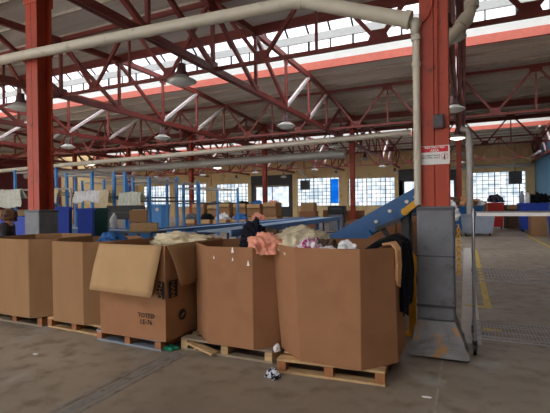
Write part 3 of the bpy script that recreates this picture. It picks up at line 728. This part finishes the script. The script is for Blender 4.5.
# ------------------------------------------------------------------ chrome wire rack on casters
t = thing('wire_rack', 'chrome wire shelving rack on casters right of the wrapped column', 'rack', (.08, 4.86, 0))
W, D = 1.5, .6
for i, (x, y) in enumerate(((0, 0), (W, 0), (0, D), (W, D))):
    p = MB().tube([(x, y, .13), (x, y, 1.53)], .0135, 10)
    for z in (.35, .8, 1.1): p.tube([(x, y, z), (x, y, z + .012)], .016, 10)
    post = p.build('post', 'chrome', t)
    c = MB(); c.tube([(x - .017, y - .03, .064), (x + .017, y - .03, .064)], .064, 18)
    cs = c.build('caster_wheel', 'black', post)
    MB().box((x, y - .015, .135), (.05, .07, .015)).box((x - .023, y - .02, .10), (.005, .04, .08)).box((x + .023, y - .02, .10), (.005, .04, .08)).build('caster_fork', 'dark', post)
for z in (.17, .78, 1.455):
    s = MB()
    for y in (0, D):
        s.tube([(0, y, z), (W, y, z)], .005, 6); s.tube([(0, y, z + .032), (W, y, z + .032)], .005, 6)
        n = 30; s.tube([(W * k / n, y, z + (.032 if k % 2 else 0)) for k in range(n + 1)], .003, 5)
    for x in (0, W):
        s.tube([(x, 0, z), (x, D, z)], .005, 6); s.tube([(x, 0, z + .032), (x, D, z + .032)], .005, 6)
    for k in range(1, 45): s.tube([(W * k / 45, 0, z + .036), (W * k / 45, D, z + .036)], .0028, 4)
    for y in (.2, .4): s.tube([(0, y, z + .03), (W, y, z + .03)], .005, 6)
    for x, y in ((0, 0), (W, 0), (0, D), (W, D)): s.tube([(x, y, z - .01), (x, y, z + .042)], .021, 10)
    s.build('wire_shelf', 'chrome', t)
    if z > 1: 
        for y in (-.008,): MB().box((W / 2, y, z + .014), (W - .06, .005, .034)).build('label_strip', 'white', t)

# ------------------------------------------------------------------ yellow things by the column
t = thing('yellow_stand', 'yellow steel post standing behind the black jacket', 'post', (-.59, 5.28, 0))
MB().box((0, 0, .012), (.2, .16, .024)).build('foot_plate', 'yellow', t)
MB().box((0, 0, .39), (.085, .07, .74)).build('upright', 'yellow', t, .006)
MB().tube([(.0, 0, .74), (.012, 0, .84), (.0, 0, .93), (-.05, 0, 1.0), (-.11, 0, 1.03)], [.045, .05, .055, .05, .04], 12).build('bent_head', 'yellow', t)
t = thing('yellow_chain', 'yellow plastic chain hanging at the right edge of the wrapped column', 'chain', (X0 + .02 + .225, 4.80, 0))
ch = MB()
for k in range(16):
    z = 1.34 - k * .032
    pts = [(.0 + (.015 * math.cos(a) if k % 2 else 0), (.015 * math.cos(a) if not k % 2 else 0), z + .021 * math.sin(a)) for a in [2 * PI * i / 10 for i in range(11)]]
    ch.tube(pts, .007, 6, False)
ch.build('chain_links', 'yellow', t)
MB().tube([(-.03, 0, 1.365), (.0, 0, 1.365)], .005, 6).build('chain_hook', 'chrome', t)

# ------------------------------------------------------------------ conveyors
def conveyor(label, a, b, z, w, seed=0, side=.16, legs=3):
    a, b = Vector((a[0], a[1], 0)), Vector((b[0], b[1], 0)); ln = (b - a).length; ang = math.atan2(b.y - a.y, b.x - a.x)
    t = thing('belt_conveyor', label, 'conveyor', a, ang, 'blue belt conveyors')
    for s, nm in ((-1, 0), (1, 0)): MB().box((ln / 2, s * w / 2, z - side / 2), (ln, .05, side)).build('side_rail', 'blue', t, .004)
    MB().box((ln / 2, 0, z - .05), (ln - .06, w - .06, .03)).build('belt', 'belt', t)
    for k in range(legs):
        x = .3 + (ln - .6) * k / max(1, legs - 1)
        MB().box((x, -w / 2, (z - side) / 2), (.06, .06, z - side)).box((x, w / 2, (z - side) / 2), (.06, .06, z - side)).box((x, 0, .3), (.05, w, .05)).build('leg_frame', 'blue', t)
    return t
conveyor('blue conveyor crossing low behind the boxes at the left', (-12.0, 9.65), (-6.25, 8.35), .95, .8)
conveyor('long blue conveyor running back toward the carton stacks', (-8.1, 9.5), (-7.2, 20.5), .93, .9, legs=5)
conveyor('blue conveyor with pale belt left of the sloping conveyor', (-5.45, 8.4), (-5.7, 18.6), 1.02, 1.0, legs=5)
conveyor('short blue conveyor beneath the sloping conveyor', (-4.75, 8.1), (-1.4, 8.1), .86, .5, legs=3)
t = thing('inclined_conveyor', 'big blue conveyor sloping up to the right behind the nearest bin', 'conveyor', (-2.4, 7.0, 0))
A, Bv = Vector((-.35, 0, .53)), Vector((1.86, 0, 1.76))
for s in (0, .6): MB().beam(A + Vector((0, s, 0)), Bv + Vector((0, s, 0)), .05, .32).build('side_rail', 'blue', t, .004)
MB().beam(A + Vector((0, .3, .11)), Bv + Vector((0, .3, .11)), .55, .03).build('belt', 'black', t)
for q in (.64, .74, .86, .92):
    p = A.lerp(Bv, q) + Vector((0, -.03, -.02 + .05 * (q > .7))); MB().tube([p, p + Vector((0, -.05, 0))], .028, 12).build('bearing_cap', 'white', t)
d = (Bv - A).normalized()
MB().beam((1.54, -.10, 1.47), (1.86, -.10, 1.74), .05, .10).tube([(1.53, -.13, 1.46), (1.53, -.07, 1.46)], .06, 16).build('guard_arm', 'yellow', t)
sp = MB()
sp.beam((1.55, .1, 0), (1.5, .1, 1.45), .12, .1); sp.beam((1.55, .5, 0), (1.5, .5, 1.45), .12, .1); sp.beam((1.5, .1, .62), (1.1, .1, 1.25), .07, .07); sp.beam((1.55, .1, .5), (1.95, .1, 0.02), .07, .07)
sp.beam((1.05, -.04, 1.17), (1.45, -.04, 1.33), .04, .07)
sp.build('support_frame', 'dark', t)
MB().box((.15, .08, .33), (.07, .07, .66)).box((.15, .52, .33), (.07, .07, .66)).build('rear_legs', 'blue', t)
MB().beam(A.lerp(Bv, .47) + Vector((0, -.05, -.16)), A.lerp(Bv, .60) + Vector((0, -.05, -.15)), .1, .1).box((.78, .02, .96), (.07, .14, .2)).build('drive_motor', 'blue', t)

# ------------------------------------------------------------------ cartons, simple with flaps
def carton(label, x, y, z, w, d, h, rz=0, m='card', open_=True, group='cartons in mid hall'):
    t = thing('carton', label, 'cardboard box', (x, y, z), rz, group)
    th = .012; b = MB()
    b.box((0, 0, th / 2), (w, d, th)); b.box((0, -d / 2 + th / 2, h / 2), (w, th, h)); b.box((0, d / 2 - th / 2, h / 2), (w, th, h))
    b.box((-w / 2 + th / 2, 0, h / 2), (th, d - 2 * th, h)); b.box((w / 2 - th / 2, 0, h / 2), (th, d - 2 * th, h)); 
    if not open_: b.box((0, 0, h + th / 2), (w, d, th))
    b.build('box_body', m, t)
    if open_:
        f = .30 * d
        MB().beam((0, -d / 2, h - .004), (0, -d / 2 - f * .4, h - f * .9), w - .03, .01, (1, 0, 0)).build('flap', 'card2', t) if False else None
        q = [(-w / 2 + .02, -d / 2 - .004, h), (w / 2 - .02, -d / 2 - .004, h), (w / 2 - .03, -d / 2 - f * .35, h - f), (-w / 2 + .03, -d / 2 - f * .35, h - f)]
        MB().quadbox(q, .008, (0, -1, .3)).build('flap', 'card2', t)
    else: MB().box((0, 0, h + th + .001), (w, .05, .002)).build('packing_tape', 'tan', t)
    return t
rr = random.Random(5)
pos = [(-16.2, 23.5), (-15.15, 23.7), (-14.1, 23.4), (-13.05, 23.6), (-12.0, 23.5), (-10.95, 23.7)]
names = ['farthest left', 'second from the left', 'third from the left', 'fourth from the left', 'fifth from the left', 'rightmost']
for i, (x, y) in enumerate(pos):
    carton('lower carton of the mid hall stack standing %s' % names[i], x, y, 0, .98, .9, .85, rr.uniform(-.06, .06), 'card3')
    carton('upper open carton of the mid hall stack standing %s' % names[i], x + rr.uniform(-.05, .05), y + .03, .865, .9, .8, .82 + rr.uniform(-.08, .06), rr.uniform(-.08, .08), 'card')
    g = ['cwhite', 'grey', 'drab', 'cblack', 'cblue', 'peach'][i]
    ww = ['white', 'grey', 'pale drab', 'black', 'blue', 'peach'][i]
    tag(lump('garment_heap', g, (x, y + .05, 1.56), (.36, .32, .2), 30 + i, .3, 3), 'heap of %s garments topping the mid hall carton stack standing %s' % (ww, names[i]), 'clothes', 'garment heaps on cartons')
for i, (x, y, g, ww) in enumerate(((-16.0, 22.2, 'grey', 'grey'), (-14.8, 22.2, 'cblack', 'black'), (-13.6, 22.2, 'cwhite', 'white'), (-12.4, 22.2, 'cblue', 'blue'), (-11.2, 22.2, 'peach', 'peach and white'))):
    tt = carton('short open carton in front of the stacks holding %s garments' % ww, x, y, 0, 1.0, .8, .72, rr.uniform(-.1, .1), 'card3')
    tag(lump('garment_heap', g, (x, y, .5), (.42, .3, .36), 50 + i, .35, 3), 'heap of %s garments in the short carton before the stacks' % ww, 'clothes', 'garment heaps on cartons')
# pair of cartons right of the mid column
carton('tall carton beside the red column in front of the dark loading door', -9.6, 26.6, 0, 1.1, .9, 1.1, .1, 'card3', False)
carton('small carton on the tall carton beside the red column', -9.6, 26.6, 1.115, .9, .7, .55, .0, 'card2', False)
carton('wide carton below the block glass window behind the blue conveyor', -10.2, 34.5, 0, 1.6, 1.0, 1.05, 0, 'card', False)
carton('second wide carton below the block glass window', -8.4, 34.5, 0, 1.5, 1.0, 1.0, .05, 'card3', False)
# big gaylords behind the inclined conveyor
carton('large brown carton under the sloping blue conveyor', -1.82, 9.2, 0, 1.0, .9, 1.22, .05, 'card3', False)
carton('large brown carton behind the yellow guard arm', -.85, 9.0, 0, .78, .9, 1.3, 0, 'card3', False)
# cartons near the black slab, left
carton('brown carton with white paper on top, standing on the flat pale carton', -6.56, 7.14, 1.245, .36, .22, .26, .6, 'card', False)
tag(MB().box((-6.56, 7.14, 1.522), (.24, .14, .006), .6).build('paper_sheet', 'white'), 'white paper sheet lying on the small brown carton', 'paper')
carton('flat pale carton on the small dark table behind the flap box', -6.36, 7.1, 1.06, .56, .34, .16, .6, 'card2', False)

def table(label, x, y, w, d, h, m='dark', group='work tables'):
    t = thing('work_table', label, 'table', (x, y, 0), 0, group)
    MB().box((0, 0, h - .02), (w, d, .04)).build('table_top', m, t, .003)
    for sx in (-1, 1):
        for sy in (-1, 1): MB().box((sx * (w / 2 - .05), sy * (d / 2 - .05), (h - .04) / 2), (.05, .05, h - .04)).build('leg', 'dark', t)
    return t
table('small dark table holding two cartons behind the flap box', -6.36, 7.1, .80, .5, 1.06)
# black slab screen
t = thing('black_screen', 'long black panel screen standing left of the workbench carton', 'screen', (-10.2, 10.5, 0), 0)
MB().box((0, 0, 1.40), (1.6, .08, .46)).build('panel', 'black', t, .01)
MB().box((0, -.045, 1.40), (1.62, .01, .03)).build('trim_rail', 'dark', t)
for sx in (-1, 1): MB().box((sx * .5, 0, .6), (.06, .08, 1.2)).box((sx * .5, 0, .02), (.08, .5, .04)).build('leg', 'dark', t)

# ------------------------------------------------------------------ bins
def wheelie(label, x, y, w, d, h, m, rz=0, lid=True, group='wheeled bins', taper=.86):
    t = thing('wheeled_bin', label, 'bin', (x, y, 0), rz, group); z0 = .14
    f = taper
    def rect(k): return [(-w / 2 * k, -d / 2 * k), (w / 2 * k, -d / 2 * k), (w / 2 * k, d / 2 * k), (-w / 2 * k, d / 2 * k)]
    b = MB()
    vs = [(px, py, z0) for px, py in rect(f)] + [(px, py, h) for px, py in rect(1)] + [(px, py, h) for px, py in rect(.95)] + [(px, py, z0 + .03) for px, py in rect(f * .94)]
    fs = [(3, 2, 1, 0), (12, 13, 14, 15)]
    for a in (0, 4, 8): fs += [(a + i, a + (i + 1) % 4, a + 4 + (i + 1) % 4, a + 4 + i) for i in range(4)]
    b.add(vs, fs); b.build('tub', m, t, .015)
    r = MB()
    for a, c in zip(rect(1.02), rect(1.02)[1:] + rect(1.02)[:1]): r.beam((a[0], a[1], h), (c[0], c[1], h), .05, .05)
    r.build('rim', m, t)
    for sx in (-1, 1):
        for sy in (-1, 1):
            MB().tube([(sx * w * .36 - .02, sy * d * .34, .07), (sx * w * .36 + .02, sy * d * .34, .07)], .07, 14).box((sx * w * .36, sy * d * .34, .125), (.09, .09, .03)).build('wheel', 'black', t)
    if lid: MB().box((0, 0, h + .035), (w * 1.0, d * 1.0, .03)).build('lid', m, t, .01)
    return t
wheelie('pale grey laundry tub on wheels in the aisle', .52, 22.0, 1.45, .9, 1.0, 'tub', 0, False)
wheelie('blue wheeled bin behind the pale grey laundry tub', -.10, 24.2, 1.9, 1.0, 1.35, 'blue', 0, False)
wheelie('tall blue bin left of the pale grey laundry tub', -.68, 21.4, .62, .8, 1.15, 'blue', 0, False)
wheelie('bright red wheeled bin at the aisle end', 1.62, 27.8, .85, .9, 1.5, 'binred')
wheelie('dark blue bin at the aisle right side', 3.2, 25.4, 1.3, 1.0, 1.46, 'binblue')
wheelie('dark blue bin behind the brown carton on the right', 4.55, 25.2, 1.1, 1.0, 1.46, 'binblue')
wheelie('blue bin at the right picture edge', 3.75, 21.6, .8, .9, 1.15, 'binblue')
carton('upright brown carton leaning by the blue bins on the right', 3.02, 22.4, 0, .62, .5, 1.05, .1, 'card', False)
wheelie('tall navy bin right beside the left red column', -8.72, 6.9, .44, .4, 1.56, 'binblue', .7)
wheelie('navy bin between the left red column and the green bin', -8.40, 7.35, .34, .36, 1.54, 'binblue', .7, False)
wheelie('dark green bin left of the black panel', -8.75, 8.05, .50, .34, 1.52, 'bingreen', .7)
wheelie('navy bin behind the person at the far left', -10.0, 7.0, 1.1, .8, 1.36, 'binblue', .1, False)
t = wheelie('bright blue crate on a brown carton among the racks', -14.4, 17.2, .8, .7, 1.62, 'rackblue', 0, True)
MB().tube([(.14, -.33, 1.42), (.14, -.365, 1.42)], .1, 16).build('round_mark', 'white', t)
# clutter on the right
HEAPS = [(-.55, 24.2, 1.40, .40, 'brown', 'brown garments on the left of the blue wheeled bin'), (.15, 24.1, 1.40, .42, 'tan', 'tan garments at the middle of the blue wheeled bin'), (.62, 24.3, 1.40, .30, 'cwhite', 'white garments at the right end of the blue wheeled bin'),
    (1.62, 27.7, 1.54, .4, 'mixed', 'dark mixed garments on the red bin'), (3.5, 25.5, 1.5, .45, 'cblack', 'black bags on the dark blue aisle bin'), (4.5, 25.3, 1.5, .5, 'navy', 'navy bags on the bin behind the brown carton')]
for i, (x, y, z, r, g, ww) in enumerate(HEAPS):
    tag(lump('garment_heap', g, (x, y, z), (r, r * .8, r * .75), 60 + i, .3, 2.2), 'heap of ' + ww, 'clothes', 'garment heaps by the aisle')
carton('dark open carton between the red bin and the dark blue bins', 2.65, 28.6, 0, .95, .8, 1.4, .1, 'brown')
carton('stack carton by the far right window behind the red bin', .6, 29.5, 0, 1.2, .9, 1.6, .05, 'card', False)
for i, (x, z) in enumerate(((2.72, 1.51), (2.98, 1.51))):
    t = thing('plastic_jug', '%s plastic jug standing on the dark blue aisle bin' % ['pale grey', 'white'][i], 'jug', (x, 25.3, z))
    MB().lathe([(0, 0), (.1, 0), (.11, .05), (.11, .42), (.05, .52), (.04, .58), (0, .58)], n=18).build('jug_body', ['tub', 'white'][i], t)
    MB().lathe([(0, .575), (.05, .575), (.05, .63), (0, .63)], n=14).build('jug_cap', 'blue', t)
# white plastic bag tied on the rack of the tall blue bin
tag(lump('white_bag', 'cwhite', (-.62, 20.95, .72), (.35, .2, .62), 71, .3, 3), 'white plastic bag hanging on the tall blue bin', 'bag')

# ------------------------------------------------------------------ dark box heater, fan box and equipment
def unit(name, label, x, y, z, w, h, cat):
    t = thing(name, label, cat, (x, y, z)); d = .6
    MB().box((0, 0, h / 2), (w, d, h)).build('housing', 'dark', t, .02)
    lv = MB()
    for k in range(6): lv.box((0, -d / 2 - .02, h * (k + 1) / 7), (w * .85, .05, .03))
    lv.build('louvres', 'black', t)
    MB().tube([(0, 0, h), (0, 0, 7.3 - z)], .03, 8).build('hanger', 'dark', t)
    return t
unit('unit_heater', 'dark square unit heater hung before the block glass window', -17.2, 46.5, 3.3, 1.05, 1.1, 'heater')
unit('fan_box', 'dark hanging box in front of the right hand window', 4.4, 46, 3.3, 1.1, 1.2, 'fan')
tag(MB().tube([(-18.6, 46.3, 6.4), (-16.9, 46.3, 4.6)], .12, 10).build('flue_pipe', 'duct'), 'pale slanted flue pipe above the square unit heater', 'pipe')
t = thing('printer', 'black printer on a grey stand at the back red column foot', 'printer', (-7.0, 24.4, 0))
MB().box((0, 0, 1.22), (1.0, .6, .5)).build('housing', 'black', t, .03)
MB().box((0, -.02, .48), (.8, .6, .96)).build('stand', 'grey', t)
MB().box((0, -.31, 1.3), (.7, .02, .1)).build('paper_slot', 'dark', t)

# ------------------------------------------------------------------ blue garment racks, left
def rack(label, x, y, w, d, h, rz=0, wire=True):
    t = thing('rack_frame', label, 'rack', (x, y, 0), rz, 'blue rack frames')
    for sx in (0, 1):
        for sy in (0, 1): MB().box((sx * w, sy * d, h / 2), (.10, .09, h)).box((sx * w, sy * d, .01), (.16, .16, .02)).build('upright', 'rackblue', t)
    for z in (h - .12, h * .68):
        b = MB()
        for sy in (0, 1): b.box((w / 2, sy * d, z), (w - .1, .04, .05))
        for sx in (0, 1): b.box((sx * w, d / 2, z), (.04, d - .1, .05))
        b.build('cross_rails', 'dark' if z < h - .2 else 'duct', t)
    if wire:
        for k in range(1, 6): MB().tube([(0, d * k / 6, h - .08), (w, d * k / 6, h - .08)], .015, 6).build('hanging_rail', 'duct', t)
    return t
rack('tall blue rack frame behind the left red column', -17.4, 11.6, 2.52, 3.0, 3.2)
rack('narrow blue rack frame draped with a white sheet', -14.29, 11.6, 1.37, 3.2, 2.95)
rack('blue rack frame above the black panel screen', -11.8, 11.6, .52, 3.0, 2.85)
rack('blue rack frame directly behind the two small cartons', -11.0, 11.7, .75, 3.0, 2.62)
rack('blue rack frame farther back left of the carton stacks', -12.07, 15.6, 1.24, 3.5, 2.5)
rack('blue rack frame beyond the white draped sheets', -17.84, 15.4, 1.5, 3.2, 2.95)
t = thing('clothes_rail', 'long pale rail crossing behind the left red column', 'rail', (-18.2, 11.3, 0))
MB().tube([(0, 0, 2.34), (4.6, 0, 2.30)], .035, 10).build('rail_bar', 'duct', t)
for u in (.1, 2.3, 4.5): MB().box((u, 0, 1.16), (.05, .05, 2.32)).box((u, 0, .02), (.3, .3, .04)).build('rail_post', 'duct', t)
def sheet(label, x, y, z, w, drop, m, rz, seed):
    o = drape('hanging_sheet', m, [(-.16, z - drop * .5), (-.02, z), (.02, z), (.08, z - drop * .35), (.10, z - drop)], w, (math.sin(rz), -math.cos(rz)), seed, .03, 6, 0, .01, None, (x, y, 0)); return tag(o, label, 'sheet', 'sheets over the racks')
sheet('bright white sheet draped over the narrow blue rack', -12.75, 11.35, 2.2, 1.55, .42, 'cwhite', 0, 1)
sheet('cream sheet hanging long beside the bright white one', -11.95, 11.3, 2.2, .45, .95, 'cream', 0, 4)
sheet('pale green white sheet above the two small cartons', -10.75, 11.35, 2.1, 1.05, .62, 'drab', 0, 7)
sheet('pale sheet on the long rail left of the left red column', -17.4, 11.28, 2.36, 1.9, .75, 'drab', 0, 2)
sheet('pale sheet on the long rail right of the left red column', -14.8, 11.28, 2.33, .9, .6, 'cream', 0, 5)
tag(drape('grey_sheet', 'grey', [(-.05, 1.4), (0, 1.66), (.05, 1.64), (.1, 1.35), (.12, 1.15)], .3, (.3, -.95), 8, .03, 3, .3, .01, None, (-8.95, 6.95, 0)), 'grey cloth hanging off the navy bin right of the column', 'cloth')
tag(lump('white_bag', 'cwhite', (-9.25, 9.05, .952), (.09, .09, .28), 77, .3, 6), 'small white bag standing on the low blue conveyor near the green bin', 'bag')

# ------------------------------------------------------------------ person at the far left
def person(x, y, rz):
    t = thing('person', 'person with brown hair and dark jacket standing behind the leftmost bin', 'person', (x, y, 0), rz)
    J = {'pel': (0, 0, .86), 'spine': (0, .01, 1.02), 'chest': (0, .0, 1.18), 'neck': (0, -.02, 1.33), 'head0': (0, -.04, 1.40), 'head1': (0, -.06, 1.50),
         'shl': (.16, 0, 1.27), 'ell': (.22, -.02, 1.03), 'wrl': (.17, -.22, .93), 'hal': (.15, -.29, .93), 'shr': (-.16, 0, 1.27), 'elr': (-.22, -.02, 1.03), 'wrr': (-.17, -.22, .93), 'har': (-.15, -.29, .93),
         'hil': (.09, 0, .80), 'knl': (.10, -.02, .44), 'anl': (.10, .02, .07), 'tol': (.11, -.14, .035), 'hir': (-.09, 0, .80), 'knr': (-.10, -.02, .44), 'anr': (-.10, .02, .07), 'tor': (-.11, -.14, .035)}
    Rd = {'pel': .13, 'spine': .125, 'chest': .14, 'neck': .055, 'head0': .075, 'head1': .085, 'shl': .065, 'ell': .045, 'wrl': .03, 'hal': .035, 'hil': .085, 'knl': .055, 'anl': .04, 'tol': .035}
    E = [('pel', 'spine'), ('spine', 'chest'), ('chest', 'neck'), ('neck', 'head0'), ('head0', 'head1')]
    for s in 'lr': E += [('chest', 'sh' + s), ('sh' + s, 'el' + s), ('el' + s, 'wr' + s), ('wr' + s, 'ha' + s), ('pel', 'hi' + s), ('hi' + s, 'kn' + s), ('kn' + s, 'an' + s), ('an' + s, 'to' + s)]
    def skin(name, keys, m, grow=0., edges=E):
        ks = list(keys); me = bpy.data.meshes.new(name)
        me.from_pydata([J[k] for k in ks], [(ks.index(a), ks.index(b)) for a, b in edges if a in ks and b in ks], [])
        me.materials.append(M[m]); o = bpy.data.objects.new(name, me); C.objects.link(o); o.parent = t
        bm = bmesh.new(); bm.from_mesh(me); lay = bm.verts.layers.skin.verify(); bm.verts.ensure_lookup_table()
        for i, k in enumerate(ks):
            r = Rd.get(k, Rd.get(k[:-1] + 'l')) + grow; bm.verts[i][lay].radius = (r, r); bm.verts[i][lay].use_root = i == 0
        bm.to_mesh(me); bm.free()
        o.modifiers.new('skin', 'SKIN').use_smooth_shade = True
        sb = o.modifiers.new('sub', 'SUBSURF'); sb.levels = sb.render_levels = 2
        return o
    skin('body', J.keys(), 'skin')
    skin('jacket', ['pel', 'spine', 'chest', 'shl', 'ell', 'wrl', 'shr', 'elr', 'wrr'], 'jacket', .02)
    skin('trousers', ['pel', 'hil', 'knl', 'anl', 'hir', 'knr', 'anr'], 'navy', .012)
    skin('shoe', ['anl', 'tol'], 'cblack', .012); skin('shoe', ['anr', 'tor'], 'cblack', .012)
    hr = lump('hair', 'hair', (0, -.035, 1.34), (.125, .135, .14), 81, .18, 8, t, -.6)
    # face towards -y
    f = MB()
    for s in (-1, 1): f.lathe([(0, .012), (.012, .006), (.012, -.006), (0, -.012)], (s * .033, -.137, 1.475), 10)
    f.build('eyes', 'cwhite', t)
    MB().add([(-.014, -.135, 1.44), (.014, -.135, 1.44), (0, -.165, 1.445), (0, -.137, 1.485)], [(0, 1, 2), (0, 2, 3), (1, 3, 2), (0, 3, 1)]).build('nose', 'skin', t)
    return t
person(-7.75, 5.0, PI * .72)

# ------------------------------------------------------------------ daylight and exposure
w = bpy.data.worlds.new('World'); bpy.context.scene.world = w; w.use_nodes = True
nt = w.node_tree; bg = nt.nodes['Background']
bg.inputs['Color'].default_value = (1.0, .975, .94, 1); bg.inputs['Strength'].default_value = 1.0
sc = bpy.context.scene
sc.view_settings.view_transform = 'Standard'; sc.view_settings.look = 'None'; sc.view_settings.gamma = 1; sc.view_settings.use_curve_mapping = False
sc.view_settings.exposure = 2.32
sc.cycles.use_denoising = True
sc.cycles.max_bounces = 10; sc.cycles.diffuse_bounces = 6; sc.cycles.transparent_max_bounces = 12

# ------------------------------------------------------------------ camera
f_, yaw, pit, rol = 417.6, .4271, -.0048, -.0126
c, s = math.cos(yaw), math.sin(yaw); cp, sp_ = math.cos(pit), math.sin(pit); cr, sr = math.cos(rol), math.sin(rol)
R0 = Vector((c, s, 0)); F = Vector((-s * cp, c * cp, sp_)); U0 = Vector((s * sp_, -c * sp_, cp))
R = cr * R0 + sr * U0; U = -sr * R0 + cr * U0
cam = bpy.data.cameras.new('camera'); co = bpy.data.objects.new('camera', cam); C.objects.link(co)
cam.sensor_width = 36; cam.lens = 36 * f_ / 550; cam.clip_end = 300
mw = Matrix((R, U, -F)).transposed().to_4x4(); mw.translation = Vector((0, 0, 1.6)); co.matrix_world = mw
sc.camera = co
